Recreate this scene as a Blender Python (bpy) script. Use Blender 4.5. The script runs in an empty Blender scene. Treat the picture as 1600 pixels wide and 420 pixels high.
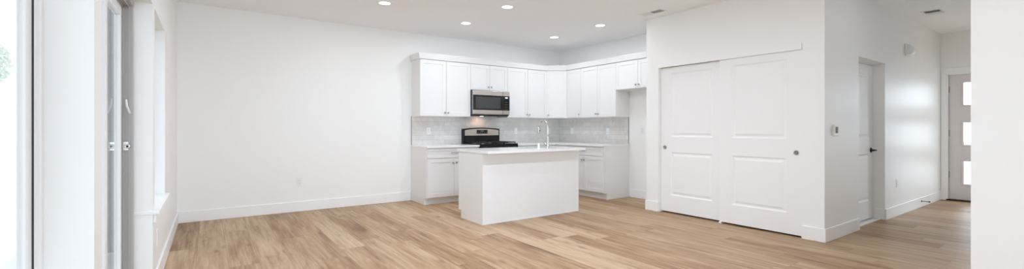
import bpy, bmesh, math, random
from mathutils import Matrix, Vector
random.seed(7)
PI = math.pi
SC = bpy.context.scene
COL = SC.collection

# ------------------------------------------------------------------ camera
cam_d = bpy.data.cameras.new('camera'); cam = bpy.data.objects.new('camera', cam_d); COL.objects.link(cam)
cam_d.sensor_width = 36.0; cam_d.sensor_fit = 'HORIZONTAL'; cam_d.lens = 677/1600*36
cam_d.shift_y = -9.7/1600; cam_d.clip_start = 0.02; cam_d.clip_end = 300
cam.location = (0, 0, 1.18); cam.rotation_euler = (PI/2, 0, -math.atan2(474, 677))
SC.camera = cam

# ------------------------------------------------------------------ world, exposure
SC.view_settings.view_transform = 'Standard'; SC.view_settings.look = 'None'
SC.view_settings.gamma = 1.0; SC.view_settings.use_curve_mapping = False
SC.view_settings.exposure = 0.3
W = bpy.data.worlds.new('overcast_sky'); SC.world = W; W.use_nodes = True
wn = W.node_tree.nodes; bg = wn['Background']
bg.inputs['Color'].default_value = (0.89, 0.985, 1.08, 1)
# overcast sky, brighter on the street side (+X) where the sun stands behind the cloud
_l = W.node_tree.links; _tc = wn.new('ShaderNodeTexCoord'); _sx = wn.new('ShaderNodeSeparateXYZ'); _mr = wn.new('ShaderNodeMapRange')
_mr.interpolation_type = 'SMOOTHSTEP'; _mr.inputs['From Min'].default_value = .1; _mr.inputs['From Max'].default_value = 1
_mr.inputs['To Min'].default_value = 2.2; _mr.inputs['To Max'].default_value = 6.0
_cm = wn.new('ShaderNodeMix'); _cm.data_type = 'RGBA'; _cm.inputs['A'].default_value = (0.89, 0.985, 1.08, 1); _cm.inputs['B'].default_value = (0.86, 0.975, 1.12, 1)
_cl = wn.new('ShaderNodeMapRange'); _cl.inputs['From Min'].default_value = 0; _cl.inputs['From Max'].default_value = .5
_l.new(_sx.outputs[0], _cl.inputs['Value']); _l.new(_cl.outputs[0], _cm.inputs['Factor']); _l.new(_cm.outputs['Result'], bg.inputs['Color'])
_l.new(_tc.outputs['Generated'], _sx.inputs[0]); _l.new(_sx.outputs[0], _mr.inputs['Value']); _l.new(_mr.outputs[0], bg.inputs['Strength'])
SC.cycles.max_bounces = 14; SC.cycles.diffuse_bounces = 8; SC.cycles.transparent_max_bounces = 12
SC.cycles.sample_clamp_indirect = 6.0; SC.cycles.caustics_reflective = False; SC.cycles.caustics_refractive = False
try:
    SC.cycles.use_denoising = True; SC.cycles.denoiser = 'OPENIMAGEDENOISE'
except Exception: pass

def light(name, kind, loc, rot, energy, color=(1, 1, 1), **kw):
    d = bpy.data.lights.new(name, kind); o = bpy.data.objects.new(name, d); COL.objects.link(o)
    o.location = loc; o.rotation_euler = rot; d.energy = energy; d.color = color
    for k, v in kw.items():
        if k == 'portal': d.cycles.is_portal = v
        else: setattr(d, k, v)
    return o
def portal(name, loc, rot, sx, sy):
    return light(name, 'AREA', loc, rot, 1, shape='RECTANGLE', size=sx, size_y=sy, portal=True)
light('rear_fill', 'AREA', (1.88, -5.52, 1.3), (PI/2, 0, 0), 62, (.78, .985, 1.26), shape='RECTANGLE', size=4.1, size_y=2.55)  # added area lamp behind the camera, extra fill on top of the sky
# daylight enters through these openings (sampling portals, they give no light of their own)
portal('portal_window', (-.49, 1.14, 1.31), (0, -PI/2, 0), 1.48, 1.80)
portal('portal_patio_door', (-.53, 3.05, 1.03), (0, -PI/2, 0), 2.06, 1.80)
portal('portal_far_window', (-.49, 4.5, 1.31), (0, -PI/2, 0), 1.48, .90)
portal('portal_rear', (1.88, -5.55, 1.3), (PI/2, 0, 0), 4.2, 2.6)
portal('portal_passage', (8.9, .46, 1.02), (PI/2, 0, 0), 1.0, 2.03)
portal('portal_front_door', (10.2, 1.27, 1.1), (0, PI/2, 0), 1.8, .8)

# ------------------------------------------------------------------ materials
def mat(name, color=(.8, .8, .8), rough=.5, metal=0, spec=.5, **kw):
    m = bpy.data.materials.new(name); m.use_nodes = True
    b = m.node_tree.nodes['Principled BSDF']
    b.inputs['Base Color'].default_value = (*color, 1); b.inputs['Roughness'].default_value = rough
    b.inputs['Metallic'].default_value = metal; b.inputs['Specular IOR Level'].default_value = spec
    for k, v in kw.items(): b.inputs[k].default_value = v
    return m
def nodes(m): return m.node_tree.nodes, m.node_tree.links, m.node_tree.nodes['Principled BSDF']
def add_bump(m, scale, strength, dist=.002, detail=4):
    n, l, b = nodes(m)
    tc = n.new('ShaderNodeTexCoord'); nz = n.new('ShaderNodeTexNoise'); bp = n.new('ShaderNodeBump')
    nz.inputs['Scale'].default_value = scale; nz.inputs['Detail'].default_value = detail
    bp.inputs['Strength'].default_value = strength; bp.inputs['Distance'].default_value = dist
    l.new(tc.outputs['Object'], nz.inputs['Vector']); l.new(nz.outputs['Fac'], bp.inputs['Height'])
    l.new(bp.outputs['Normal'], b.inputs['Normal']); return m
def emit(name, color, strength):
    m = bpy.data.materials.new(name); m.use_nodes = True; n = m.node_tree.nodes; l = m.node_tree.links
    n.clear(); e = n.new('ShaderNodeEmission'); o = n.new('ShaderNodeOutputMaterial')
    e.inputs['Color'].default_value = (*color, 1); e.inputs['Strength'].default_value = strength
    l.new(e.outputs[0], o.inputs[0]); return m

M = {}
M['wall'] = add_bump(mat('wall_paint', (.895, .90, .885), .42, spec=.4), 160, .12, .001)
M['ceiling'] = add_bump(mat('ceiling_paint', (.93, .935, .945), .8, spec=.2), 70, .35, .002)
M['trim'] = mat('trim_paint', (.90, .90, .895), .35, spec=.45)
M['door'] = mat('door_paint', (.895, .895, .89), .35, spec=.45)
M['entry_door'] = mat('entry_door_paint', (.74, .70, .70), .45)
M['cabinet'] = mat('cabinet_paint', (.82, .82, .815), .32, spec=.45)
M['shadow_gap'] = mat('cabinet_gap', (.35, .34, .33), .7)
M['vinyl'] = mat('white_vinyl', (.84, .84, .83), .35)
M['shaded_vinyl'] = mat('shaded_vinyl', (.46, .45, .43), .38)  # vinyl greyed to paint in the shade of the jamb pocket
M['grey_boards'] = mat('grey_boards', (.34, .335, .32), .7)
M['gasket'] = mat('rubber_gasket', (.05, .05, .05), .6)
M['chrome'] = mat('brushed_nickel', (.62, .61, .59), .25, 1)
M['dark_nickel'] = mat('satin_nickel', (.45, .43, .41), .32, 1)
M['black_metal'] = mat('black_metal', (.012, .012, .012), .45, spec=.3)
M['black_iron'] = mat('cast_iron', (.012, .012, .012), .55)
M['black_gloss'] = mat('black_enamel', (.008, .008, .008), .3, spec=.25)
M['black_glass'] = mat('black_glass', (.008, .008, .009), .04)
M['oven_window'] = mat('oven_window_glass', (.05, .05, .052), .06)
M['grey_side'] = mat('appliance_grey_paint', (.055, .06, .07), .4)
M['plastic'] = mat('white_plastic', (.86, .86, .85), .35)
M['plastic_shadow'] = mat('outlet_slot', (.12, .12, .12), .6)
M['screen'] = mat('grey_screen', (.28, .28, .27), .6, spec=.2)
M['display'] = emit('lit_display', (.85, .92, 1.0), 1.2)
M['lamp'] = emit('lamp_lens', (1, .96, .9), 6.0)
M['dark'] = mat('dark_void', (.03, .03, .03), .8)
M['rubber'] = mat('rubber', (.75, .75, .73), .6)
M['bark'] = mat('tree_bark', (.25, .2, .16), .9)
M['leaf'] = mat('washed_out_leaf', (.52, .55, .47), .7)  # leaf colour paled to paint in the outdoor overexposure
M['patio'] = add_bump(mat('patio_concrete', (.62, .61, .59), .85), 8, .3, .01)

def stainless():
    m = mat('brushed_stainless', (.62, .56, .52), .3, 1); n, l, b = nodes(m)
    tc = n.new('ShaderNodeTexCoord'); mp = n.new('ShaderNodeMapping'); nz = n.new('ShaderNodeTexNoise')
    mp.inputs['Scale'].default_value = (2, 2, 300); nz.inputs['Scale'].default_value = 3
    mr = n.new('ShaderNodeMapRange'); mr.inputs['To Min'].default_value = .22; mr.inputs['To Max'].default_value = .42
    l.new(tc.outputs['Object'], mp.inputs[0]); l.new(mp.outputs[0], nz.inputs['Vector'])
    l.new(nz.outputs['Fac'], mr.inputs['Value']); l.new(mr.outputs[0], b.inputs['Roughness']); return m
M['steel'] = stainless()

def quartz():
    m = mat('white_quartz', (.86, .85, .84), .16, spec=.5); n, l, b = nodes(m)
    tc = n.new('ShaderNodeTexCoord'); nz = n.new('ShaderNodeTexNoise'); cr = n.new('ShaderNodeValToRGB')
    nz.inputs['Scale'].default_value = 90; nz.inputs['Detail'].default_value = 6
    cr.color_ramp.elements[0].position = .35; cr.color_ramp.elements[0].color = (.845, .84, .83, 1)
    cr.color_ramp.elements[1].position = .6; cr.color_ramp.elements[1].color = (.88, .875, .865, 1)
    l.new(tc.outputs['Object'], nz.inputs['Vector']); l.new(nz.outputs['Fac'], cr.inputs[0])
    l.new(cr.outputs[0], b.inputs['Base Color']); return m
M['quartz'] = quartz()

def glass():
    m = bpy.data.materials.new('window_glass'); m.use_nodes = True; n = m.node_tree.nodes; l = m.node_tree.links
    n.clear(); o = n.new('ShaderNodeOutputMaterial'); mx = n.new('ShaderNodeMixShader')
    t = n.new('ShaderNodeBsdfTransparent'); g = n.new('ShaderNodeBsdfGlossy'); f = n.new('ShaderNodeFresnel')
    t.inputs[0].default_value = (.94, .95, .945, 1); g.inputs['Roughness'].default_value = 0.0; f.inputs[0].default_value = 1.5
    ge = n.new('ShaderNodeNewGeometry'); mi = n.new('ShaderNodeMix'); mi.inputs['A'].default_value = 1.5; mi.inputs['B'].default_value = 1/1.5
    l.new(ge.outputs['Backfacing'], mi.inputs['Factor']); l.new(mi.outputs['Result'], f.inputs[0])
    l.new(f.outputs[0], mx.inputs[0]); l.new(t.outputs[0], mx.inputs[1]); l.new(g.outputs[0], mx.inputs[2])
    l.new(mx.outputs[0], o.inputs[0]); return m
M['glass'] = glass()

def math_node(n, l, op, a, b=None):
    x = n.new('ShaderNodeMath'); x.operation = op
    for i, v in enumerate((a, b)):
        if v is None: continue
        if isinstance(v, (int, float)): x.inputs[i].default_value = v
        else: l.new(v, x.inputs[i])
    return x.outputs[0]

def floor_mat():
    m = mat('oak_plank_floor', (.5, .35, .22), .45, spec=.22); n, l, b = nodes(m)
    PW, PL = .23, 1.52
    tc = n.new('ShaderNodeTexCoord'); sp = n.new('ShaderNodeSeparateXYZ'); l.new(tc.outputs['Object'], sp.inputs[0])
    X, Y = sp.outputs[0], sp.outputs[1]
    xr = math_node(n, l, 'DIVIDE', math_node(n, l, 'ADD', X, 20.10), PW); row = math_node(n, l, 'FLOOR', xr); xf = math_node(n, l, 'FRACT', xr)
    w1 = n.new('ShaderNodeTexWhiteNoise'); w1.noise_dimensions = '1D'; l.new(row, w1.inputs['W'])
    yr = math_node(n, l, 'ADD', math_node(n, l, 'DIVIDE', math_node(n, l, 'ADD', Y, 20), PL), math_node(n, l, 'MULTIPLY', w1.outputs['Value'], 7.3))
    pl = math_node(n, l, 'FLOOR', yr); yf = math_node(n, l, 'FRACT', yr)
    cb = n.new('ShaderNodeCombineXYZ'); l.new(row, cb.inputs[0]); l.new(pl, cb.inputs[1])
    w2 = n.new('ShaderNodeTexWhiteNoise'); w2.noise_dimensions = '3D'; l.new(cb.outputs[0], w2.inputs['Vector'])
    rnd = w2.outputs['Value']
    # grain coordinates: stretched along the plank, shifted per plank
    gx = math_node(n, l, 'ADD', X, math_node(n, l, 'MULTIPLY', rnd, 37.0))
    gy = math_node(n, l, 'ADD', Y, math_node(n, l, 'MULTIPLY', rnd, 91.0))
    def grain(sx, sy, scale, detail, dist=0):
        c = n.new('ShaderNodeCombineXYZ'); l.new(math_node(n, l, 'MULTIPLY', gx, sx), c.inputs[0]); l.new(math_node(n, l, 'MULTIPLY', gy, sy), c.inputs[1])
        z = n.new('ShaderNodeTexNoise'); z.inputs['Scale'].default_value = scale; z.inputs['Detail'].default_value = detail; z.inputs['Distortion'].default_value = dist
        l.new(c.outputs[0], z.inputs['Vector']); return z.outputs['Fac']
    g1 = grain(34, 1.5, 1.0, 6, .5); g2 = grain(120, 4.0, 1.0, 3); g3 = grain(8.0, .9, 1.0, 3, 1.0)
    g4 = grain(4.0, .75, 1.0, 2, .4)                      # cathedral figure: contour lines of a slow noise
    fig = math_node(n, l, 'SINE', math_node(n, l, 'MULTIPLY', g4, 95.0))
    tone = math_node(n, l, 'ADD', math_node(n, l, 'MULTIPLY', rnd, .23), math_node(n, l, 'MULTIPLY', g1, .66))
    tone = math_node(n, l, 'ADD', tone, math_node(n, l, 'MULTIPLY', g3, .42))
    tone = math_node(n, l, 'ADD', tone, math_node(n, l, 'MULTIPLY', g2, .14))
    tone = math_node(n, l, 'ADD', tone, math_node(n, l, 'MULTIPLY', fig, .018))
    tone = math_node(n, l, 'SUBTRACT', tone, .09)
    cr = n.new('ShaderNodeValToRGB'); e = cr.color_ramp.elements
    e[0].position = .36; e[0].color = (.175, .090, .038, 1)
    e[1].position = .90; e[1].color = (.61, .45, .295, 1)
    x = e.new(.52); x.color = (.33, .195, .098, 1)
    x = e.new(.68); x.color = (.455, .305, .178, 1)
    l.new(tone, cr.inputs[0])
    # knots
    c = n.new('ShaderNodeCombineXYZ'); l.new(math_node(n, l, 'MULTIPLY', gx, 5.5), c.inputs[0]); l.new(math_node(n, l, 'MULTIPLY', gy, 1.9), c.inputs[1])
    vo = n.new('ShaderNodeTexVoronoi'); vo.inputs['Scale'].default_value = 1.0; l.new(c.outputs[0], vo.inputs['Vector'])
    kn = n.new('ShaderNodeMapRange'); kn.inputs['From Min'].default_value = .03; kn.inputs['From Max'].default_value = .17; kn.inputs['To Min'].default_value = .62; kn.inputs['To Max'].default_value = 0
    l.new(vo.outputs['Distance'], kn.inputs['Value'])
    km = n.new('ShaderNodeMix'); km.data_type = 'RGBA'; km.inputs['B'].default_value = (.16, .09, .05, 1)
    l.new(kn.outputs[0], km.inputs['Factor']); l.new(cr.outputs[0], km.inputs['A'])
    # seams
    ex = math_node(n, l, 'MULTIPLY', math_node(n, l, 'MINIMUM', xf, math_node(n, l, 'SUBTRACT', 1.0, xf)), PW)
    ey = math_node(n, l, 'MULTIPLY', math_node(n, l, 'MINIMUM', yf, math_node(n, l, 'SUBTRACT', 1.0, yf)), PL)
    ed = math_node(n, l, 'MINIMUM', ex, ey)
    sm = n.new('ShaderNodeMapRange'); sm.inputs['From Min'].default_value = .0004; sm.inputs['From Max'].default_value = .0022; sm.inputs['To Min'].default_value = .55; sm.inputs['To Max'].default_value = 0
    l.new(ed, sm.inputs['Value'])
    s2 = n.new('ShaderNodeMix'); s2.data_type = 'RGBA'; s2.inputs['B'].default_value = (.14, .08, .045, 1)
    l.new(sm.outputs[0], s2.inputs['Factor']); l.new(km.outputs['Result'], s2.inputs['A'])
    l.new(s2.outputs['Result'], b.inputs['Base Color'])
    rr = n.new('ShaderNodeMapRange'); rr.inputs['To Min'].default_value = .34; rr.inputs['To Max'].default_value = .52
    l.new(g1, rr.inputs['Value']); l.new(rr.outputs[0], b.inputs['Roughness'])
    bp = n.new('ShaderNodeBump'); bp.inputs['Strength'].default_value = .15; bp.inputs['Distance'].default_value = .0015
    l.new(g2, bp.inputs['Height']); l.new(bp.outputs[0], b.inputs['Normal'])
    return m
M['floor'] = floor_mat()

def tile_mat(axis):
    m = mat('subway_tile_' + axis, (.7, .7, .69), .16, spec=.5); n, l, b = nodes(m)
    tc = n.new('ShaderNodeTexCoord'); sp = n.new('ShaderNodeSeparateXYZ'); l.new(tc.outputs['Object'], sp.inputs[0])
    cb = n.new('ShaderNodeCombineXYZ'); l.new(sp.outputs[0 if axis == 'x' else 1], cb.inputs[0]); l.new(sp.outputs[2], cb.inputs[1])
    br = n.new('ShaderNodeTexBrick'); br.offset = .5; l.new(cb.outputs[0], br.inputs['Vector'])
    br.inputs['Scale'].default_value = 1; br.inputs['Brick Width'].default_value = .405; br.inputs['Row Height'].default_value = .0785
    br.inputs['Mortar Size'].default_value = .0022; br.inputs['Mortar Smooth'].default_value = .2; br.inputs['Bias'].default_value = 0
    br.inputs['Color1'].default_value = (.69, .675, .65, 1); br.inputs['Color2'].default_value = (.79, .77, .745, 1); br.inputs['Mortar'].default_value = (.60, .59, .57, 1)
    nz = n.new('ShaderNodeTexNoise'); nz.inputs['Scale'].default_value = 7; nz.inputs['Detail'].default_value = 5; nz.inputs['Distortion'].default_value = 1.5
    l.new(tc.outputs['Object'], nz.inputs['Vector'])
    mr = n.new('ShaderNodeMapRange'); mr.inputs['From Min'].default_value = .3; mr.inputs['From Max'].default_value = .7; mr.inputs['To Min'].default_value = .93; mr.inputs['To Max'].default_value = 1.07
    l.new(nz.outputs['Fac'], mr.inputs['Value'])
    mx = n.new('ShaderNodeMix'); mx.data_type = 'RGBA'; mx.blend_type = 'MULTIPLY'; mx.inputs['Factor'].default_value = 1
    l.new(br.outputs['Color'], mx.inputs['A']); l.new(mr.outputs[0], mx.inputs['B']); l.new(mx.outputs['Result'], b.inputs['Base Color'])
    n2 = n.new('ShaderNodeTexNoise'); n2.inputs['Scale'].default_value = 12; n2.inputs['Detail'].default_value = 2; l.new(tc.outputs['Object'], n2.inputs['Vector'])
    h = math_node(n, l, 'SUBTRACT', math_node(n, l, 'MULTIPLY', n2.outputs['Fac'], .8), br.outputs['Fac'])
    bp = n.new('ShaderNodeBump'); bp.inputs['Strength'].default_value = .35; bp.inputs['Distance'].default_value = .003
    l.new(h, bp.inputs['Height']); l.new(bp.outputs[0], b.inputs['Normal']); return m
M['tile_x'] = tile_mat('x'); M['tile_y'] = tile_mat('y')

# ------------------------------------------------------------------ mesh helpers
def box(bm, x0, x1, y0, y1, z0, z1, bevel=0, seg=2, mtx=None):
    vs = [bm.verts.new(((x0, x1)[i & 1], (y0, y1)[(i >> 1) & 1], (z0, z1)[(i >> 2) & 1])) for i in range(8)]
    fs = [bm.faces.new([vs[i] for i in f]) for f in ((0, 2, 3, 1), (4, 5, 7, 6), (0, 1, 5, 4), (2, 6, 7, 3), (0, 4, 6, 2), (1, 3, 7, 5))]
    geo = vs
    if bevel > 0:
        es = list({e for f in fs for e in f.edges})
        r = bmesh.ops.bevel(bm, geom=es, offset=bevel, segments=seg, affect='EDGES', profile=.5)
        geo = list({v for f in r['faces'] for v in f.verts} | {v for v in vs if v.is_valid})
    if mtx is not None: bmesh.ops.transform(bm, matrix=mtx, verts=geo)
    return geo
def lathe(bm, prof, seg=24, mtx=None):
    """profile [(radius, height)...] spun about local z"""
    rings = []; new = []
    for r, h in prof:
        if r < 1e-6: ring = [bm.verts.new((0, 0, h))]
        else: ring = [bm.verts.new((r*math.cos(2*PI*k/seg), r*math.sin(2*PI*k/seg), h)) for k in range(seg)]
        rings.append(ring); new += ring
    for a, b in zip(rings, rings[1:]):
        if len(a) == 1 and len(b) == 1: continue
        for k in range(seg):
            k2 = (k+1) % seg
            if len(a) == 1: f = [a[0], b[k2], b[k]][::-1]
            elif len(b) == 1: f = [a[k], a[k2], b[0]]
            else: f = [a[k], a[k2], b[k2], b[k]]
            bm.faces.new(f).smooth = True
    if mtx is not None: bmesh.ops.transform(bm, matrix=mtx, verts=new)
    return new
def tube(bm, pts, rad, seg=12, mtx=None):
    pts = [Vector(p) for p in pts]; n = len(pts)
    rad = [rad]*n if isinstance(rad, (int, float)) else rad
    rings = []; up = None; new = []
    for i, p in enumerate(pts):
        t = (pts[min(i+1, n-1)] - pts[max(i-1, 0)]).normalized()
        if up is None:
            up = Vector((0, 0, 1)) if abs(t.z) < .9 else Vector((1, 0, 0))
        s = t.cross(up).normalized(); up = s.cross(t).normalized()
        ring = [bm.verts.new(p + rad[i]*(math.cos(2*PI*k/seg)*s + math.sin(2*PI*k/seg)*up)) for k in range(seg)]
        rings.append(ring); new += ring
    for a, b in zip(rings, rings[1:]):
        for k in range(seg):
            bm.faces.new([a[k], a[(k+1) % seg], b[(k+1) % seg], b[k]]).smooth = True
    bm.faces.new(rings[0][::-1]); bm.faces.new(rings[-1])
    if mtx is not None: bmesh.ops.transform(bm, matrix=mtx, verts=new)
    return new
def prism(bm, poly, z0, z1, mtx=None):
    """poly of (x, y), extruded along local z"""
    a = [bm.verts.new((x, y, z0)) for x, y in poly]; b = [bm.verts.new((x, y, z1)) for x, y in poly]
    n = len(poly); bm.faces.new(a[::-1]); bm.faces.new(b)
    for k in range(n): bm.faces.new([a[k], a[(k+1) % n], b[(k+1) % n], b[k]])
    if mtx is not None: bmesh.ops.transform(bm, matrix=mtx, verts=a+b)
    return a+b
def panel_slab(bm, w, h, t, panels, profile, mtx=None, bevel=.0015):
    """slab in local x (0..w), y (0..h), back z=0, face z=t; each panel rect follows profile [(inset, depth)...] """
    new = []
    def V(x, y, z):
        v = bm.verts.new((x, y, z)); new.append(v); return v
    c = bevel
    xs = sorted({c, w-c} | {p[0] for p in panels} | {p[2] for p in panels})
    ys = sorted({c, h-c} | {p[1] for p in panels} | {p[3] for p in panels})
    g = {(i, j): V(x, y, t) for i, x in enumerate(xs) for j, y in enumerate(ys)}
    for i in range(len(xs)-1):
        for j in range(len(ys)-1):
            q = [g[i, j], g[i+1, j], g[i+1, j+1], g[i, j+1]]
            hit = [p for p in panels if abs(p[0]-xs[i]) < 1e-6 and abs(p[2]-xs[i+1]) < 1e-6 and abs(p[1]-ys[j]) < 1e-6 and abs(p[3]-ys[j+1]) < 1e-6]
            if not hit: bm.faces.new(q); continue
            p = hit[0]; prev = q
            for ins, dep in profile:
                cur = [V(p[0]+ins, p[1]+ins, t+dep), V(p[2]-ins, p[1]+ins, t+dep), V(p[2]-ins, p[3]-ins, t+dep), V(p[0]+ins, p[3]-ins, t+dep)]
                for k in range(4): bm.faces.new([prev[k], prev[(k+1) % 4], cur[(k+1) % 4], cur[k]])
                prev = cur
            bm.faces.new(prev)
    # sides: front boundary -> chamfer -> back
    nx, ny = len(xs)-1, len(ys)-1
    loop = [g[i, 0] for i in range(nx)] + [g[nx, j] for j in range(ny)] + [g[i, ny] for i in range(nx, 0, -1)] + [g[0, j] for j in range(ny, 0, -1)]
    def out(v):
        x = 0 if abs(v.co.x-c) < 1e-7 else (w if abs(v.co.x-(w-c)) < 1e-7 else v.co.x)
        y = 0 if abs(v.co.y-c) < 1e-7 else (h if abs(v.co.y-(h-c)) < 1e-7 else v.co.y)
        return x, y
    l2 = [V(*out(v), t-c) for v in loop]; l3 = [V(*out(v), 0) for v in loop]
    n = len(loop)
    for k in range(n):
        k2 = (k+1) % n
        bm.faces.new([loop[k], l2[k], l2[k2], loop[k2]]); bm.faces.new([l2[k], l3[k], l3[k2], l2[k2]])
    bm.faces.new(l3[::-1])
    if mtx is not None: bmesh.ops.transform(bm, matrix=mtx, verts=new)
def holed_slab(bm, w, h, t, holes, mtx=None):
    new = []
    xs = sorted({0, w} | {p[0] for p in holes} | {p[2] for p in holes}); ys = sorted({0, h} | {p[1] for p in holes} | {p[3] for p in holes})
    f = {}; b = {}
    for i, x in enumerate(xs):
        for j, y in enumerate(ys):
            f[i, j] = bm.verts.new((x, y, t)); b[i, j] = bm.verts.new((x, y, 0)); new += [f[i, j], b[i, j]]
    def hole(i, j):
        if i < 0 or j < 0 or i >= len(xs)-1 or j >= len(ys)-1: return True
        mx, my = (xs[i]+xs[i+1])/2, (ys[j]+ys[j+1])/2
        return any(p[0] < mx < p[2] and p[1] < my < p[3] for p in holes)
    for i in range(len(xs)-1):
        for j in range(len(ys)-1):
            if hole(i, j): continue
            bm.faces.new([f[i, j], f[i+1, j], f[i+1, j+1], f[i, j+1]]); bm.faces.new([b[i, j], b[i, j+1], b[i+1, j+1], b[i+1, j]])
            for (di, dj, p, q) in ((-1, 0, (i, j+1), (i, j)), (1, 0, (i+1, j), (i+1, j+1)), (0, -1, (i, j), (i+1, j)), (0, 1, (i+1, j+1), (i, j+1))):
                if hole(i+di, j+dj): bm.faces.new([f[q], f[p], b[p], b[q]])
    bmesh.ops.recalc_face_normals(bm, faces=bm.faces[:])
    if mtx is not None: bmesh.ops.transform(bm, matrix=mtx, verts=new)
def ring_frame(bm, x0, y0, x1, y1, wd, z0, z1, mtx=None, bevel=.002):
    for a in ((x0, x1, y0, y0+wd), (x0, x1, y1-wd, y1), (x0, x0+wd, y0+wd, y1-wd), (x1-wd, x1, y0+wd, y1-wd)):
        box(bm, a[0], a[1], a[2], a[3], z0, z1, bevel, 1, mtx)

def face(o, d):
    """local x right, y up, z out of the surface, as a viewer in the room sees it; d = way the surface looks"""
    ax = {'-y': ((1, 0, 0), (0, 0, 1), (0, -1, 0)), '-x': ((0, -1, 0), (0, 0, 1), (-1, 0, 0)), '+x': ((0, 1, 0), (0, 0, 1), (1, 0, 0)),
          '+y': ((-1, 0, 0), (0, 0, 1), (0, 1, 0)), 'down': ((1, 0, 0), (0, -1, 0), (0, 0, -1)),
          'diag': ((.7071068, -.7071068, 0), (0, 0, 1), (-.7071068, -.7071068, 0))}[d]
    m = Matrix.Identity(4)
    for k in range(3):
        for r in range(3): m[r][k] = ax[k][r]
        m[k][3] = o[k]
    return m
T = Matrix.Translation

def root_of(o):
    while o.parent: o = o.parent
    return o
def obj(name, bm, material, parent=None, label=None):
    if parent is not None: bmesh.ops.translate(bm, vec=-root_of(parent).location, verts=bm.verts[:])
    me = bpy.data.meshes.new(name); bm.to_mesh(me); bm.free()
    me.materials.append(M[material] if isinstance(material, str) else material)
    o = bpy.data.objects.new(name, me); COL.objects.link(o)
    if parent is not None: o.parent = parent
    if label: o['label'] = label
    return o
def tag(o, label, cat, group=None):
    o['label'] = label; o['category'] = cat
    if group: o['group'] = group
    return o
def thing(name, label, cat, loc, group=None):
    o = bpy.data.objects.new(name, None); COL.objects.link(o); o.location = loc; o.empty_display_size = .05
    return tag(o, label, cat, group)
def struct(name, bm, material, parent=None):
    o = obj(name, bm, material, parent)
    if parent is None: o['kind'] = 'structure'
    return o
def sroot(name, loc, label=None, cat=None):
    o = bpy.data.objects.new(name, None); COL.objects.link(o); o.location = loc; o.empty_display_size = .05; o['kind'] = 'structure'
    if label: o['label'] = label
    if cat: o['category'] = cat
    return o
def boxes(*bs, bevel=0):
    bm = bmesh.new()
    for b in bs: box(bm, *b, bevel=bevel)
    return bm

# ------------------------------------------------------------------ room shell
CE = 2.75
XL, YB, XR = -.321, 6.787, 5.945         # left wall, kitchen back wall, kitchen right wall
XC, YS = 5.215, 4.04                     # closet wall face, its stub end towards the kitchen
YH, XE = 1.815, 9.97                     # hallway wall face, entry wall face
XF, YF = 4.08, .60                       # near wall on the right: face, and its end
struct('floor', boxes((XL-.2, XE+.25, -5.5, YB+.15, -.12, 0)), 'floor')
struct('ceiling', boxes((XL-.2, XE+.25, -5.5, YB+.15, CE, CE+.15)), 'ceiling')
# left wall with three openings, a drywall return at each
O1 = (.24, 2.036, .58, 2.05); O2 = (2.166, 3.935, 0, 2.05); O3 = (4.06, 4.955, .58, 2.05)
XO = -.50
bm = bmesh.new()
holed_slab(bm, YB+5.5, CE, XL-XO, [(o[0]+5.5, o[2], o[1]+5.5, o[3]) for o in (O1, O2, O3)], face((XO, -5.5, 0), '+x'))
struct('wall_left', bm, 'wall')
struct('wall_back', boxes((XO, XR+.12, YB, YB+.12, 0, CE)), 'wall')
struct('wall_right', boxes((XR, XR+.12, YH+.13, YB, 0, CE)), 'wall')
# closet front wall with the sliding-door opening
CY0, CY1, CZ = 2.025, 3.833, 2.045
bm = bmesh.new(); holed_slab(bm, YS-YH, CE, .11, [(YS-CY1, 0, YS-CY0, CZ)], face((XC+.11, YS, 0), '-x'))
struct('wall_closet', bm, 'wall')
struct('wall_stub', boxes((XC+.11, XR, YS-.11, YS, 0, CE)), 'wall')
HX0, HX1, HZ = 6.19, 7.13, 2.015
bm = bmesh.new(); holed_slab(bm, XE-XC-.11, CE, .13, [(HX0-XC-.11, 0, HX1-XC-.11, HZ)], face((XC+.11, YH+.13, 0), '-y'))
struct('wall_hall', bm, 'wall')
EY0, EY1, EZ = .79, 1.745, 2.075
bm = bmesh.new(); holed_slab(bm, YH+.13-.45, CE, .16, [(YH+.13-EY1, 0, YH+.13-EY0, EZ)], face((XE+.16, YH+.13, 0), '-x'))
struct('wall_entry', bm, 'wall')
bm = bmesh.new(); holed_slab(bm, XE-XF-.12, CE, .12, [(XE-9.4, 0, XE-8.4, 2.05)], face((XE, YF-.12, 0), '+y'))
struct('wall_passage', bm, 'wall')
struct('wall_near', boxes((XF, XF+.12, -5.5, YF, 0, CE)), 'wall')
# wall behind the camera, with its wide glass-door opening
bm = bmesh.new(); holed_slab(bm, XF-XL, CE, .12, [(.1, 0, XF-XL-.1, 2.6)], face((XF, -5.5, 0), '+y'))
struct('wall_rear', bm, 'wall')
# room behind the hallway door
struct('wall_bedroom', boxes((XR+.12, 8.0, 4.2, 4.3, 0, CE), (8.0, 8.1, YH+.13, 4.3, 0, CE)), 'wall')
# baseboards
BH, BT = .14, .014
def bboard(name, *segs):
    bm = bmesh.new()
    for s in segs: box(bm, s[0], s[1], s[2], s[3], 0, BH, .003, 1)
    return struct(name, bm, 'trim')
bboard('baseboard_back', (XL, 2.715, YB-BT, YB))
bboard('baseboard_left', (XL, XL+BT, O2[1], YB-BT), (XL, XL+BT, O1[1]-.02, O2[0]))
bboard('baseboard_right', (XR-BT, XR, YS, 4.955))
bboard('baseboard_stub', (XC-BT, XR-BT, YS, YS+BT))
bboard('baseboard_closet', (XC-BT, XC, CY1, YS), (XC-BT, XC, YH-BT, CY0), (XC, XC+.05, CY1-BT*.6, CY1))
bboard('baseboard_hall', (XC, HX0, YH-BT, YH), (HX1, XE, YH-BT, YH), (HX1-BT*.5, HX1, YH, YH+.11))
bboard('baseboard_passage', (XF+.12, 8.4, YF, YF+BT), (9.4, XE, YF, YF+BT))
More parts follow.
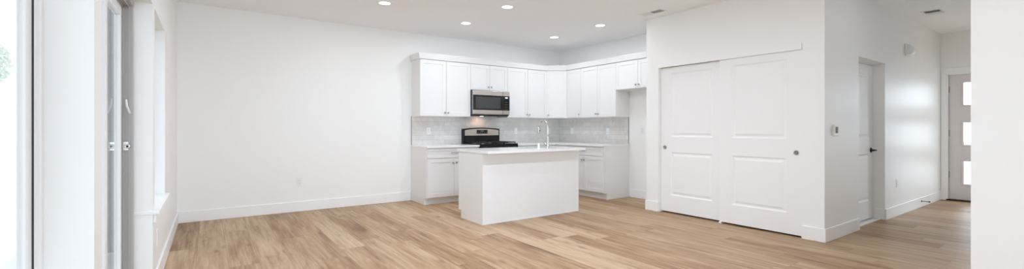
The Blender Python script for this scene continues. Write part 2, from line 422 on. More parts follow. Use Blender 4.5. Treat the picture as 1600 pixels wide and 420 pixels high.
bboard('baseboard_near', (XF-BT, XF, -5.3, YF))

# ------------------------------------------------------------------ closet sliding doors
WD = .925
def closet_door(name, ytop, x, pull_x, label):
    r = sroot(name, (x, ytop-WD/2, 0), label, 'door')
    f = face((x, ytop, .018), '-x')
    bm = bmesh.new(); H = 2.03-.018
    prof = [(.006, -.004), (.016, -.009), (.030, -.009), (.052, -.002)]
    panel_slab(bm, WD, H, .032, [(.155, .23, WD-.155, .83), (.155, 1.045, WD-.155, H-.085)], prof, f)
    leaf = obj('leaf', bm, 'door', r)
    bm = bmesh.new(); q = f @ T((pull_x, .895, .032))
    lathe(bm, [(.0185, .0008), (.0205, .0042), (.027, .0036), (.028, 0)], 28, q)
    p = obj('pull', bm, 'dark_nickel', r, 'round recessed nickel pull')
    bm = bmesh.new(); lathe(bm, [(0, .0010), (.015, .0011), (.020, .0022)], 28, q); obj('dish', bm, 'chrome', p)
    return r
closet_door('door_1', CY1-.002, XC+.088, .062, 'white two panel sliding closet door behind its neighbour, pull at its kitchen side edge')
closet_door('door_2', CY0+.002+WD, XC+.048, WD-.058, 'white two panel sliding closet door overlapping in front, pull at its hallway side edge')
struct('trim_1', boxes((XC-.012, XC+.012, CY0-.002, CY1+.002, 2.028, 2.098), bevel=.002), 'trim')
bm = boxes((XC+.004, XC+.10, 2.92, 2.955, 0, .016)); g = obj('door_guide', bm, 'plastic'); tag(g, 'small white floor guide beneath the two sliding closet doors', 'door guide')
# closet interior
struct('wall_closet_inside', boxes((XR-.03, XR, YH+.13, YS-.11, 0, CE)), 'wall')

# ------------------------------------------------------------------ hallway door
r = sroot('door_3', ((HX0+HX1)/2, YH+.12, 0), 'white two panel hallway door set deep in its opening, with black lever', 'door')
f = face((HX0+.02, YH+.155, .022), '-y'); LW = HX1-HX0-.052
bm = bmesh.new(); panel_slab(bm, LW, HZ-.045, .035, [(.13, .23, LW-.13, .83), (.13, 1.03, LW-.13, HZ-.16)], [(.006, -.004), (.016, -.009), (.030, -.009), (.052, -.002)], f)
obj('leaf', bm, 'door', r)
bm = bmesh.new(); ring_frame(bm, HX0, -.02, HX1, HZ, .018, 0, .055, face((0, YH+.175, 0), '-y'))
obj('jamb', bm, 'trim', r)
bm = bmesh.new(); q = f @ T((LW-.065, .875, .035))
lathe(bm, [(0, 0), (.031, 0), (.031, .006), (.026, .011), (.011, .013), (.011, .045), (0, .045)], 24, q)
tube(bm, [(0, 0, .045), (.012, 0, .052), (-.03, 0, .055), (-.115, -.002, .052)][1:], [.011, .009, .007], 10, q)
obj('lever_handle', bm, 'black_metal', r, 'black lever handle')
bm = boxes((HX0+.006, HX1-.006, YH+.045, YH+.155, 0, .009), bevel=.003); obj('threshold', bm, 'quartz', r, 'pale stone threshold')

# ------------------------------------------------------------------ entry door
r = sroot('door_4', (XE+.08, (EY0+EY1)/2, 0), 'grey front door at the end of the hallway with three glass lites', 'door')
f = face((XE+.105, EY1-.02, .02), '-x'); DW = EY1-EY0-.04; DH = 2.045
lites = [(.165, z0-.02, DW-.165, z1-.02) for z0, z1 in ((.271, .653), (.907, 1.279), (1.554, 1.925))]
bm = bmesh.new(); holed_slab(bm, DW, DH, .045, lites, f); leaf = obj('leaf', bm, 'entry_door', r)
for a in lites:
    bm = bmesh.new(); ring_frame(bm, a[0]-.022, a[1]-.022, a[2]+.022, a[3]+.022, .03, .045, .058, f, .004)
    lf = obj('lite_frame', bm, 'entry_door', r)
    bm = bmesh.new(); box(bm, a[0], a[2], a[1], a[3], .020, .024, mtx=f); obj('pane', bm, 'glass', lf)
for z in (.40, 1.08, 1.80):
    bm = bmesh.new(); tube(bm, [(-.008, z-.05, .045), (-.008, z+.05, .045)], .009, 10, f); box(bm, -.012, .012, z-.05, z+.05, .040, .0465, mtx=f)
    obj('hinge', bm, 'dark_nickel', r, 'dark metal hinge')
bm = boxes((XE-.03, XE+.16, EY0, EY1, 0, .018), bevel=.004); obj('threshold', bm, 'black_metal', r)
bm = bmesh.new()
lathe(bm, [(0, 0), (.03, 0), (.03, .008), (.012, .012), (.012, .04), (.028, .05), (.028, .07), (0, .075)], 24, f @ T((DW-.07, .95, .045)))
obj('knob', bm, 'dark_nickel', r)
bm = bmesh.new(); fe = face((XE, EY1, 0), '-x'); ew = EY1-EY0
for a in ((-.062, 0, 0, EZ), (ew, ew+.07, 0, EZ), (-.062, ew+.075, EZ, EZ+.095)):
    box(bm, a[0], a[1], a[2], a[3], 0, .018, .003, 1, fe)
for a in ((0, .018, 0, EZ), (ew-.018, ew, 0, EZ), (.018, ew-.018, EZ-.018, EZ)):
    box(bm, a[0], a[1], a[2], a[3], -.05, .004, 0, 1, fe)
for a in ((0, .036, 0, EZ), (ew-.036, ew, 0, EZ), (.036, ew-.036, EZ-.036, EZ)):   # stops behind the leaf
    box(bm, a[0], a[1], a[2], a[3], -.14, -.107, 0, 1, fe)
struct('trim_2', bm, 'trim')

# ------------------------------------------------------------------ windows of the left wall
def window(name, o, label):
    y0, y1, z0, z1 = o; xw = -.44
    r = sroot(name, (xw, (y0+y1)/2, z0), label, 'window'); f = face((xw, y0, z0), '+x'); w, h = y1-y0, z1-z0
    bm = bmesh.new(); ring_frame(bm, 0, 0, w, h, .036, -.05, 0, f, .003); ring_frame(bm, .030, .030, w-.030, h-.030, .018, -.04, -.010, f, .002)
    obj('frame', bm, 'vinyl', r)
    bm = bmesh.new(); ring_frame(bm, .047, .047, w-.047, h-.047, .004, -.035, -.012, f, 0); obj('gasket', bm, 'gasket', r)
    bm = bmesh.new(); ring_frame(bm, .050, .050, w-.050, h-.050, .040, -.042, -.016, f, .004); s = obj('sash', bm, 'vinyl', r)
    bm = bmesh.new(); box(bm, .085, w-.085, .085, h-.085, -.031, -.027, mtx=f); obj('pane', bm, 'glass', s)
    return r
window('window_1', O1, 'near white framed window whose deep plaster reveal faces the room')
window('window_3', O3, 'far white window beyond the patio door, with a projecting sill')
bm = bmesh.new(); box(bm, -.44, XL+.038, 3.93, O3[1]+.012, .575, .600, .004, 2); box(bm, XL, XL+.018, 3.945, O3[1], .515, .575, .003, 1)
struct('trim_3', bm, 'trim')
bm = bmesh.new(); box(bm, -.44, XL+.03, O1[0]-.02, O1[1], .575, .600, .004, 2); struct('trim_4', bm, 'trim')
# patio door: a fixed far panel, a near panel slid open in front of it
y0, y1, z0, z1 = O2
r = sroot('door_5', (-.45, (y0+y1)/2, 0), 'white sliding patio door in the left wall with a latch keeper on its jamb', 'door')
f = face((-.42, y0, 0), '+x'); w = y1-y0
bm = bmesh.new()
for a in ((0, .03, 0, 2.05), (w-.03, w, 0, 2.05), (.03, w-.03, 2.012, 2.05), (.03, w-.03, 0, .03)):
    box(bm, a[0], a[1], a[2], a[3], -.10, 0, .003, 1, f)
for zz in (-.052, -.022):   # track fins on the jamb and head
    box(bm, w-.040, w-.029, .03, 2.012, zz-.004, zz, .001, 1, f); box(bm, .03, w-.04, 2.000, 2.013, zz-.004, zz, .001, 1, f)
obj('frame', bm, 'shaded_vinyl', r)
def panel(name, a, b, zc, mat_='vinyl'):
    bm = bmesh.new(); ring_frame(bm, a, .03, b, 2.005, .075, zc-.016, zc+.016, f, .004)
    p = obj(name, bm, mat_, r)
    bm = bmesh.new(); ring_frame(bm, a+.066, .096, b-.066, 1.939, .012, zc+.012, zc+.0185, f, .001); obj('bead', bm, 'vinyl', p)
    bm = bmesh.new(); box(bm, a+.07, b-.07, .10, 1.935, zc-.003, zc+.003, mtx=f); obj('pane', bm, 'glass', p)
    return p
panel('fixed_panel', w/2-.02, w-.035, -.075)
sp_ = panel('sliding_panel', .035, w/2+.06, -.035)
bm = bmesh.new(); box(bm, w/2-.01, w/2-.005, .03, 2.0, -.020, -.017, mtx=f); obj('gasket', bm, 'gasket', r)
bm = bmesh.new(); fj = face((-.445, y1-.03, 0), '-y')
box(bm, -.030, .004, 1.03, 1.09, 0, .006, .002, 1, fj)
lathe(bm, [(.006, .004), (.006, .010), (.012, .012), (.016, .010), (.017, .005)], 20, fj @ T((-.006, 1.058, .002)))
k = obj('keeper', bm, 'chrome', r, 'metal latch keeper with a round ring')
bm = bmesh.new(); lathe(bm, [(0, .004), (.006, .004), (.006, .0055), (0, .0055)], 14, fj @ T((-.006, 1.058, .003))); obj('keyhole', bm, 'black_metal', k)
bm = bmesh.new(); tube(bm, [(-.012, 1.375, .010), (-.008, 1.33, .013), (.008, 1.28, .010)], [.006, .007, .006], 8, fj); obj('catch', bm, 'plastic', r)

# ------------------------------------------------------------------ small wall fittings
def outlet(d, o, label, kind='duplex', cat='outlet', group=None):
    f = face(o, d); r = thing({'duplex': 'wall_outlet', 'switch': 'light_switch', 'box': 'wall_outlet'}[kind], label, cat, o, group)
    bm = bmesh.new(); box(bm, -.036, .036, -.058, .058, 0, .006, .0025, 2, f); p = obj('cover_plate', bm, 'plastic', r)
    if kind == 'switch':
        bm = bmesh.new(); box(bm, -.016, .016, -.033, .033, .004, .0085, .001, 1, f); box(bm, -.014, .014, -.002, .031, .007, .0125, .002, 1, f); obj('rocker', bm, 'plastic', r)
    else:
        for s in (-1, 1):
            bm = bmesh.new(); box(bm, -.017, .017, s*.0195-.0145, s*.0195+.0145, .004, .0085, .003, 2, f); q = obj('socket', bm, 'plastic', r)
            bm = bmesh.new()
            for dx, hh in ((-.0065, .0045), (.0065, .0035)): box(bm, dx-.0012, dx+.0012, s*.0195-hh+.003, s*.0195+hh+.003, .008, .0089, mtx=f)
            lathe(bm, [(.0026, .008), (.0026, .0089), (0, .0089)], 10, f @ T((0, s*.0195-.008, 0))); obj('slot', bm, 'plastic_shadow', q)
    return r
outlet('-y', (1.06, YB, .42), 'white duplex outlet low on the bare back wall')
outlet('-y', (7.62, YH, .44), 'white duplex outlet low on the hallway wall past the door')
outlet('+x', (XL, 4.22, .36), 'white outlet on the window wall beneath the projecting sill')
outlet('+x', (XL, 5.35, 1.17), 'white light switch on the window wall near the far corner', 'switch', 'light switch')
outlet('-x', (XR, 4.69, 1.145), 'white outlet on the bare wall of the fridge alcove')
TB = .010
outlet('-y', (3.03, YB-TB, 1.135), 'white outlet on the tiled backsplash left of the range')
outlet('-y', (4.83, YB-TB, 1.125), 'white outlet on the tiled backsplash between range and faucet')
outlet('-y', (5.66, YB-TB, 1.125), 'white outlet on the tiled backsplash just behind the faucet')
outlet('-x', (XR-TB, 6.39, 1.125), 'white outlet on the right hand tiled backsplash nearer the corner')
outlet('-x', (XR-TB, 5.44, 1.125), 'white outlet on the right hand tiled backsplash nearer the fridge alcove')
# thermostat
r = thing('thermostat', 'white square thermostat with grey screen on the hallway wall corner', 'thermostat', (5.47, YH, 1.16)); f = face((5.47, YH, 1.16), '-y')
bm = bmesh.new(); box(bm, -.056, .056, -.06, .06, 0, .022, .006, 3, f); obj('housing', bm, 'plastic', r)
bm = bmesh.new(); box(bm, -.031, .031, -.030, .036, .022, .0255, .002, 1, f); obj('screen', bm, 'screen', r)
# alarm
r = thing('wall_alarm', 'white wedge shaped alarm mounted high on the hallway wall', 'alarm', (8.05, YH, 2.28)); f = face((8.05, YH, 2.28), '-y')
bm = bmesh.new(); box(bm, -.075, .075, -.085, .085, 0, .028, .008, 2, f); obj('back_plate', bm, 'plastic', r)
bm = bmesh.new(); prism(bm, [(.026, -.075), (.026, .075), (.062, .062), (.095, .01), (.095, -.045), (.06, -.075)], -.062, .062, f @ Matrix(((0, 0, 1, 0), (0, 1, 0, 0), (1, 0, 0, 0), (0, 0, 0, 1))))
bmesh.ops.recalc_face_normals(bm, faces=bm.faces[:]); bmesh.ops.bevel(bm, geom=bm.edges[:], offset=.005, segments=2, affect='EDGES')
obj('housing', bm, 'plastic', r)
# door stop
r = thing('door_stop', 'thin black door stop sticking out of the hallway baseboard', 'door stop', (8.75, YH-BT, .09)); f = face((8.75, YH-BT, .09), '-y')
bm = bmesh.new(); lathe(bm, [(0, 0), (.014, 0), (.014, .004), (.006, .008)], 16, f)
pts = [(.005*math.cos(k*.9), .005*math.sin(k*.9), .006+.0011*k) for k in range(70)]; tube(bm, pts, .0022, 6, f); obj('spring', bm, 'black_metal', r)
bm = bmesh.new(); lathe(bm, [(0, .08), (.008, .08), (.009, .098), (0, .1)], 16, f); obj('tip', bm, 'black_metal', r)

# ------------------------------------------------------------------ ceiling fittings
def downlight(x, y, label, power=5.5, color=(.93, 1, 1.09), group='recessed lights in the kitchen ceiling'):
    r = thing('recessed_light', label, 'ceiling light', (x, y, CE), group); f = face((x, y, CE), 'down')
    bm = bmesh.new(); lathe(bm, [(.066, .002), (.070, .006), (.090, .004), (.094, 0)], 40, f); obj('trim_ring', bm, 'plastic', r)
    bm = bmesh.new(); lathe(bm, [(0, .0035), (.068, .0035)], 40, f); obj('lens', bm, 'lamp', r)
    light('downlight', 'AREA', (x, y, CE-.012), (0, 0, 0), power, color, shape='DISK', size=.13)
downlight(1.808, 5.366, 'round recessed light nearest the bare back wall, farthest from the cabinets')
downlight(3.166, 4.624, 'round recessed light above the near left end of the island')
downlight(3.147, 5.695, 'round recessed light in front of the wall cabinets left of the microwave')
downlight(4.895, 4.642, 'round recessed light closest to the closet wall and its ceiling vent')
downlight(4.880, 5.700, 'round recessed light nearest the corner wall cabinet')
for x, y, t_ in ((1.4, 3.5, 'over the patio door side of the living area'), (2.6, 2.6, 'over the living area in front of the closet'), (1.0, -.6, 'behind the camera near the window'), (2.0, -.6, 'behind the camera near the right wall')):  # unseen fill lamps added to brighten the room
    downlight(x, y, 'added unseen fill light ' + t_, (30 if x > 2 else 17) if y > 0 else 3, (.87, 1, 1.20), 'added fill lights out of view')
downlight(5.8, 1.0, 'added unseen fill light in the hallway ceiling near the closet corner', 1.5, (.87, 1, 1.20), 'added fill lights out of view')  # unseen fill lamp added to brighten the hallway
def vent(x, y, lx, ly, label):
    r = thing('ceiling_vent', label, 'vent', (x, y, CE)); f = face((x, y, CE), 'down')
    bm = bmesh.new(); ring_frame(bm, -lx/2, -ly/2, lx/2, ly/2, .022, 0, .006, f, .002); obj('frame', bm, 'plastic', r)
    bm = bmesh.new(); box(bm, -lx/2+.02, lx/2-.02, -ly/2+.02, ly/2-.02, 0, .001, mtx=f); obj('backing', bm, 'dark', r)
    bm = bmesh.new(); long_y = ly > lx; n = int((lx if long_y else ly)/.021); a = lx if long_y else ly
    bx = [-a/2+.024+(k+.5)*(a-.048)/n for k in range(n)]
    for c in bx:
        # vanes tip one way on one half, the other way on the other half
        for half in (0, 1):
            L = ly if long_y else lx; s0, s1 = ((-L/2+.02, -.004), (.004, L/2-.02))[half]
            m = f @ T((c, 0, .004)) @ Matrix.Rotation(math.radians((-40, 40)[half]), 4, 'Y') if long_y else f @ T((0, c, .004)) @ Matrix.Rotation(math.radians((40, -40)[half]), 4, 'X')
            if long_y: box(bm, -.006, .006, s0, s1, -.0006, .0006, mtx=m)
            else: box(bm, s0, s1, -.006, .006, -.0006, .0006, mtx=m)
    obj('louvre', bm, 'plastic', r)
vent(4.93, 3.72, .16, .36, 'white rectangular ceiling vent beside the closet wall')
vent(8.02, 1.53, .32, .20, 'white rectangular ceiling vent in the hallway ceiling')

# ------------------------------------------------------------------ kitchen
CT, CB = .905, .875       # countertop top and underside
def knob(parent, f, x, y, z):
    bm = bmesh.new(); lathe(bm, [(0, 0), (.007, 0), (.0055, .004), (.005, .013), (.010, .018), (.0145, .022), (.0140, .026), (.009, .029), (0, .030)], 18, f @ T((x, y, z)))
    return obj('knob', bm, 'dark_nickel', parent, 'round nickel knob')
def pull(parent, f, x, y, z, L=.135):
    bm = bmesh.new(); box(bm, x-L/2, x+L/2, y-.005, y+.005, z+.024, z+.034, .002, 2, f)
    for s in (-1, 1): box(bm, x+s*(L/2-.018)-.004, x+s*(L/2-.018)+.004, y-.004, y+.004, z, z+.026, .001, 1, f)
    return obj('handle', bm, 'dark_nickel', parent, 'nickel bar handle')
SH = [(.0015, -.007)]
def shaker(parent, f, x0, y0, x1, y1, name='door', rail=.058):
    bm = bmesh.new(); w, h = x1-x0, y1-y0
    panel_slab(bm, w, h, .019, [(rail, rail, w-rail, h-rail)], SH, f @ T((x0, y0, 0)))
    return obj(name, bm, 'cabinet', parent)
G = .0022
DT = .020                 # body face to door face
def wall_cab(label, d, o, w, z0, z1, depth, ndoors, knob_side=0, loc=None):
    """o = front-left-bottom of the carcass face (z ignored)"""
    f = face((o[0], o[1], z0), d); h = z1-z0
    c = f @ Vector((w/2, 0, -depth/2)); r = thing('wall_cabinet', label, 'cabinet', c, 'white shaker wall cabinets')
    bm = bmesh.new(); box(bm, .0005, w-.0005, 0, h, -depth, -.001, .001, 1, f); obj('body', bm, 'cabinet', r)
    dw = w/ndoors
    for k in range(ndoors):
        dr = shaker(r, f, k*dw+G, G+.004, (k+1)*dw-G, h-G-.010)
        if ndoors == 2: kx = dw-.030 if k == 0 else dw+.030
        else: kx = w-.03 if knob_side > 0 else .03
        knob(dr, f, kx, .062, .019)
    return r
UB, UT, UD = 1.372, 2.286, .328
YU = YB-UD-.002            # carcass face of the back wall uppers
X0 = 2.735; X1 = X0+.914; X2 = X1+.762; X3 = X2+.914
wall_cab('tall white two door wall cabinet left of the microwave', '-y', (X0, YU), X1-X0, UB, UT, UD, 2)
wall_cab('short white two door wall cabinet above the microwave', '-y', (X1, YU), X2-X1, 1.835, UT, UD, 2)
wall_cab('tall white two door wall cabinet between microwave and corner cabinet', '-y', (X2, YU), X3-X2, UB, UT, UD, 2)
XU = XR-UD-.002
YC = 6.177                 # end of the corner unit along the right wall
# diagonal corner cabinet
r = thing('corner_wall_cabinet', 'white single door corner wall cabinet set diagonally between the two runs', 'cabinet', ((X3+XR)/2, (YC+YB)/2, UB), 'white shaker wall cabinets')
bm = bmesh.new(); prism(bm, [(X3+.0005, YB-.002), (X3+.0005, YU+.001), (XU+.001, YC+.0005), (XR-.002, YC+.0005), (XR-.002, YB-.002)], UB, UT)
bmesh.ops.recalc_face_normals(bm, faces=bm.faces[:]); obj('body', bm, 'cabinet', r)
dl = math.hypot(XU-X3, YU-YC); f = face((X3, YU, UB), 'diag')
dr = shaker(r, f, .012, G+.004, dl-.012, UT-UB-G-.010); knob(dr, f, .042, .062, .019)
YD1 = YC-.381; YD2 = YD1-.838; YD3 = YS
wall_cab('narrow single door white wall cabinet right of the corner unit', '-x', (XU, YC), .381, UB, UT, UD, 1, 1)
wall_cab('tall white two door wall cabinet next to the fridge alcove', '-x', (XU, YD1), .838, UB, UT, UD, 2)
wall_cab('short white two door wall cabinet over the fridge alcove', '-x', (XU, YD2), YD2-YD3-.004, 1.817, UT, UD, 2)
# crown along the tops of all wall cabinets
def sweep(bm, path, prof):
    """prof of (out, z); path of (x, y) with mitred corners, out = to the right of travel"""
    P = [Vector(p) for p in path]; rows = []
    for i, p in enumerate(P):
        d0 = (P[i]-P[i-1]).normalized() if i else (P[1]-P[0]).normalized(); d1 = (P[i+1]-P[i]).normalized() if i < len(P)-1 else d0
        n0 = Vector((d0.y, -d0.x)); n1 = Vector((d1.y, -d1.x)); mt = (n0+n1).normalized(); k = 1/max(.3, mt.dot(n0))
        rows.append([bm.verts.new((p.x+mt.x*k*o, p.y+mt.y*k*o, z)) for o, z in prof])
    n = len(prof)
    for a, b in zip(rows, rows[1:]):
        for k in range(n): bm.faces.new([a[k], a[(k+1) % n], b[(k+1) % n], b[k]])
    bm.faces.new(rows[0]); bm.faces.new(rows[-1][::-1])
    bmesh.ops.recalc_face_normals(bm, faces=bm.faces[:])
bm = bmesh.new()
fo = DT
sweep(bm, [(X0, YB-.004), (X0, YU-fo), (X3+.008, YU-fo), (XU-fo, YC+.008), (XU-fo, YD3+.003)],
      [(-.03, UT), (.013, UT-.002), (.015, UT+.012), (.030, UT+.074), (.034, UT+.080), (.034, UT+.092), (-.03, UT+.092)])
tag(obj('crown_moulding', bm, 'cabinet'), 'white crown moulding running along the tops of the wall cabinets', 'moulding')
# backsplash
bm = boxes((X0, XR-TB-.001, YB-TB, YB-.0005, CT, UB)); bs = thing('tile_backsplash', 'pale grey subway tile backsplash on the wall behind the range', 'backsplash', ((X0+XR)/2, YB, CT)); obj('tiles', bm, 'tile_x', bs)
bm = boxes((X0-.010, X0, YB-.012, YB-.0005, CT, UB)); obj('edge_strip', bm, 'dark_nickel', bs, 'dark metal edge strip')
bm = boxes((XR-TB, XR-.0005, YD2+.02, YB-TB-.001, CT, UB)); bs = thing('tile_backsplash', 'pale grey glossy tile backsplash on the right hand wall, ending at the fridge alcove', 'backsplash', (XR, (YD2+YB)/2, CT)); obj('tiles', bm, 'tile_y', bs)
bm = boxes((XR-.012, XR-.0005, YD2+.011, YD2+.02, CT, UB)); obj('edge_strip', bm, 'dark_nickel', bs, 'dark metal edge strip')

# base cabinets
BD = .617                  # wall to carcass face
YBF = YB-BD; XBF = XR-BD
def base_cab(label, d, o, w, ndoors=2, drawers=1, end=None, depth=BD-.004):
    f = face((o[0], o[1], 0), d); c = f @ Vector((w/2, 0, -depth/2)); r = thing('base_cabinet', label, 'cabinet', c, 'white shaker base cabinets')
    bm = bmesh.new(); box(bm, .0005, w-.0005, .105, CB, -depth, -.001, .001, 1, f); obj('body', bm, 'cabinet', r)
    bm = bmesh.new(); box(bm, .001, w-.001, 0, .105, -depth, -.060, .001, 1, f); obj('toe_kick', bm, 'cabinet', r)
    if end is not None:
        bm = bmesh.new(); a, b = ((-.012, .0005) if end < 0 else (w-.0005, w+.012))
        prism(bm, [(-depth, 0), (-.062, 0), (-.062, .105), (-.001, .105), (-.001, CB), (-depth, CB)], a, b, f @ Matrix(((0, 0, 1, 0), (0, 1, 0, 0), (1, 0, 0, 0), (0, 0, 0, 1))))
        bmesh.ops.recalc_face_normals(bm, faces=bm.faces[:]); obj('end_panel', bm, 'cabinet', r)
    dw = w/ndoors; top = CB-.006; zd = .712
    ddw = w/drawers
    for k in range(drawers):
        dr = shaker(r, f, k*ddw+G, zd+.006, (k+1)*ddw-G, top-.006, 'drawer', .035); pull(dr, f, (k+.5)*ddw, zd+.085, .019)
    for k in range(ndoors):
        dr = shaker(r, f, k*dw+G, .112, (k+1)*dw-G, zd-.005)
        kx = (dw-.030 if k == 0 else dw+.030) if ndoors == 2 else w-.03
        knob(dr, f, kx, zd-.075, .019)
    return r
base_cab('white base cabinet at the bare back wall, left of the range', '-y', (X0, YBF), X1-X0-.004, end=-1)
base_cab('white base cabinet just right of the range, mostly behind the island', '-y', (X2+.004, YBF), XBF-X2-.026, 2, 1)
YE = 4.972
base_cab('white base cabinet at the fridge alcove end of the right run', '-x', (XBF, YE+.914), .914, end=1)
r = thing('corner_base_cabinet', 'white corner base cabinet where the two counter runs meet', 'cabinet', ((XBF+XR)/2, (YE+.914+YB)/2, 0))
bm = boxes((XBF+.001, XR-.004, YE+.916, YB-.004, .105, CB)); obj('body', bm, 'cabinet', r)
bm = boxes((XBF+.06, XR-.004, YE+.916, YB-.004, 0, .105)); obj('toe_kick', bm, 'cabinet', r)
f = face((XBF, YBF-.006, 0), '-x'); shaker(r, f, .004, .112, YBF-.006-(YE+.914)-.004, .708); shaker(r, f, .004, .716, YBF-.006-(YE+.914)-.004, CB-.010, 'drawer', .035)
# countertops
OV = .032+.012
bm = boxes((X0-.018, X1-.006, YBF-OV, YB-.001, CB, CT), bevel=.003); tag(obj('countertop', bm, 'quartz'), 'white quartz countertop left of the range', 'countertop')
bm = bmesh.new(); prism(bm, [(X2+.006, YB-.001), (X2+.006, YBF-OV), (XBF-OV, YBF-OV), (XBF-OV, YE-.020), (XR-.001, YE-.020), (XR-.001, YB-.001)], CB, CT)
bmesh.ops.recalc_face_normals(bm, faces=bm.faces[:]); bmesh.ops.bevel(bm, geom=bm.edges[:], offset=.003, segments=2, affect='EDGES')
tag(obj('countertop', bm, 'quartz'), 'white L shaped quartz countertop turning the kitchen corner', 'countertop')

# ------------------------------------------------------------------ island
IX0, IX1, IY0, IY1 = 2.732, 4.332, 4.527, 5.125
r = thing('kitchen_island', 'plain white kitchen island standing on the oak floor in front of the range', 'island', ((IX0+IX1)/2, (IY0+IY1)/2, 0))
bm = boxes((IX0+.012, IX1-.012, IY0+.014, IY1, .105, .64), (IX0+.012, IX1-.012, IY0+.014, IY0+.05, .64, CB), (IX0+.012, IX1-.012, IY1-.02, IY1, .64, CB), (IX0+.012, IX1-.012, IY0+.014, IY1-.052, 0, .105)); obj('body', bm, 'cabinet', r)
bm = boxes((IX0, IX1, IY0, IY0+.013, 0, CB), bevel=.0015); obj('back_panel', bm, 'cabinet', r)
for a, b in ((IX0, IX0+.0115), (IX1-.0115, IX1)):
    bm = bmesh.new(); prism(bm, [(IY0+.0135, 0), (IY1-.05, 0), (IY1-.05, .105), (IY1+.018, .105), (IY1+.018, CB), (IY0+.0135, CB)], a, b, Matrix(((0, 0, 1, 0), (1, 0, 0, 0), (0, 1, 0, 0), (0, 0, 0, 1))))
    bmesh.ops.recalc_face_normals(bm, faces=bm.faces[:]); obj('end_panel', bm, 'cabinet', r)
bm = bmesh.new()
for a in ((IX0+.01, IX1-.01, IY0-.006, IY0, 0, .012),): box(bm, *a, .002, 1)
obj('base_shoe', bm, 'cabinet', r)
f = face((IX1-.014, IY1+.001, 0), '+y'); iw = IX1-IX0-.028
for k in range(4):
    dr = shaker(r, f, k*iw/4+G, .112, (k+1)*iw/4-G, CB-.012); knob(dr, f, (k+1)*iw/4-.03 if k % 2 == 0 else k*iw/4+.03, .76, .019)
# island worktop, with the sink cut-out
SX0, SX1, SY0, SY1 = 3.50, 4.22, 4.74, 5.07
TX0, TX1, TY0, TY1 = IX0-.012, IX1+.003, 4.385, IY1+.045
bm = bmesh.new(); holed_slab(bm, TX1-TX0, TY1-TY0, CT-CB, [(SX0-TX0, SY0-TY0, SX1-TX0, SY1-TY0)], T((TX0, TY0, CB)))
tag(obj('island_countertop', bm, 'quartz'), 'white quartz slab on the island, overhanging towards the room', 'countertop')
r = thing('kitchen_sink', 'stainless undermount sink in the island worktop', 'sink', ((SX0+SX1)/2, (SY0+SY1)/2, CB-.21))
bm = bmesh.new(); t = .004; zb = CB-.20
box(bm, SX0-.02, SX1+.02, SY0-.02, SY0+t-.002, zb, CB-.001); box(bm, SX0-.02, SX1+.02, SY1-t+.002, SY1+.02, zb, CB-.001)
box(bm, SX0-.02, SX0, SY0, SY1, zb, CB-.001); box(bm, SX1, SX1+.02, SY0, SY1, zb, CB-.001); box(bm, SX0-.02, SX1+.02, SY0-.02, SY1+.02, zb-.006, zb)
obj('basin', bm, 'steel', r)
bm = bmesh.new(); lathe(bm, [(0, .001), (.02, .001), (.04, .004), (.044, 0)], 24, T(((SX0+SX1)/2, (SY0+SY1)/2, zb))); obj('drain', bm, 'chrome', r)
# faucet
FX, FY = 3.865, 4.655
r = thing('kitchen_faucet', 'tall gooseneck chrome faucet rising from the island worktop', 'faucet', (FX, FY, CT)); B = T((FX, FY, CT))
bm = bmesh.new(); lathe(bm, [(0, 0), (.029, 0), (.029, .006), (.024, .010), (.022, .030), (.021, .085), (.0165, .10), (.0145, .16)], 28, B); obj('base', bm, 'chrome', r)
bm = bmesh.new(); R_ = .095
pts = [(0, 0, .10), (0, 0, .20), (0, 0, .29)] + [(0, R_-R_*math.cos(a), .29+R_*math.sin(a)) for a in [PI*k/16 for k in range(1, 16)]] + [(0, 2*R_-.001, .285)]
tube(bm, pts, [.0135]*len(pts), 16, B); obj('spout', bm, 'chrome', r)
bm = bmesh.new(); tube(bm, [(0, 2*R_, .292), (0, 2*R_+.002, .262), (0, 2*R_+.006, .215), (0, 2*R_+.007, .205)], [.0150, .0165, .0195, .0185], 18, B); h = obj('spray_head', bm, 'chrome', r)
bm = bmesh.new(); box(bm, -.006, .006, 2*R_-.0175, 2*R_-.006, .225, .262, .003, 2, B); obj('button', bm, 'black_metal', h, 'black spray button')
bm = bmesh.new(); lathe(bm, [(0, .018), (.016, .018), (.017, .028), (.014, .055), (0, .056)], 18, B @ T((0, 0, .060)) @ Matrix.Rotation(-PI/2, 4, 'Y'))
tube(bm, [(-.045, 0, .062), (-.075, .002, .068), (-.105, .004, .078)], [.007, .0065, .006], 10, B); obj('lever', bm, 'chrome', r)
r = thing('soap_dispenser', 'short white cylinder standing on the island worktop beside the faucet', 'dispenser', (FX-.150, FY+.01, CT)); B = T((FX-.150, FY+.01, CT))
bm = bmesh.new(); lathe(bm, [(0, 0), (.020, 0), (.020, .003), (.016, .006), (.016, .055), (0, .056)], 20, B); obj('body', bm, 'plastic', r)
bm = bmesh.new(); lathe(bm, [(0, .055), (.0168, .055), (.0168, .068), (.014, .071), (0, .071)], 20, B); obj('cap', bm, 'plastic', r)

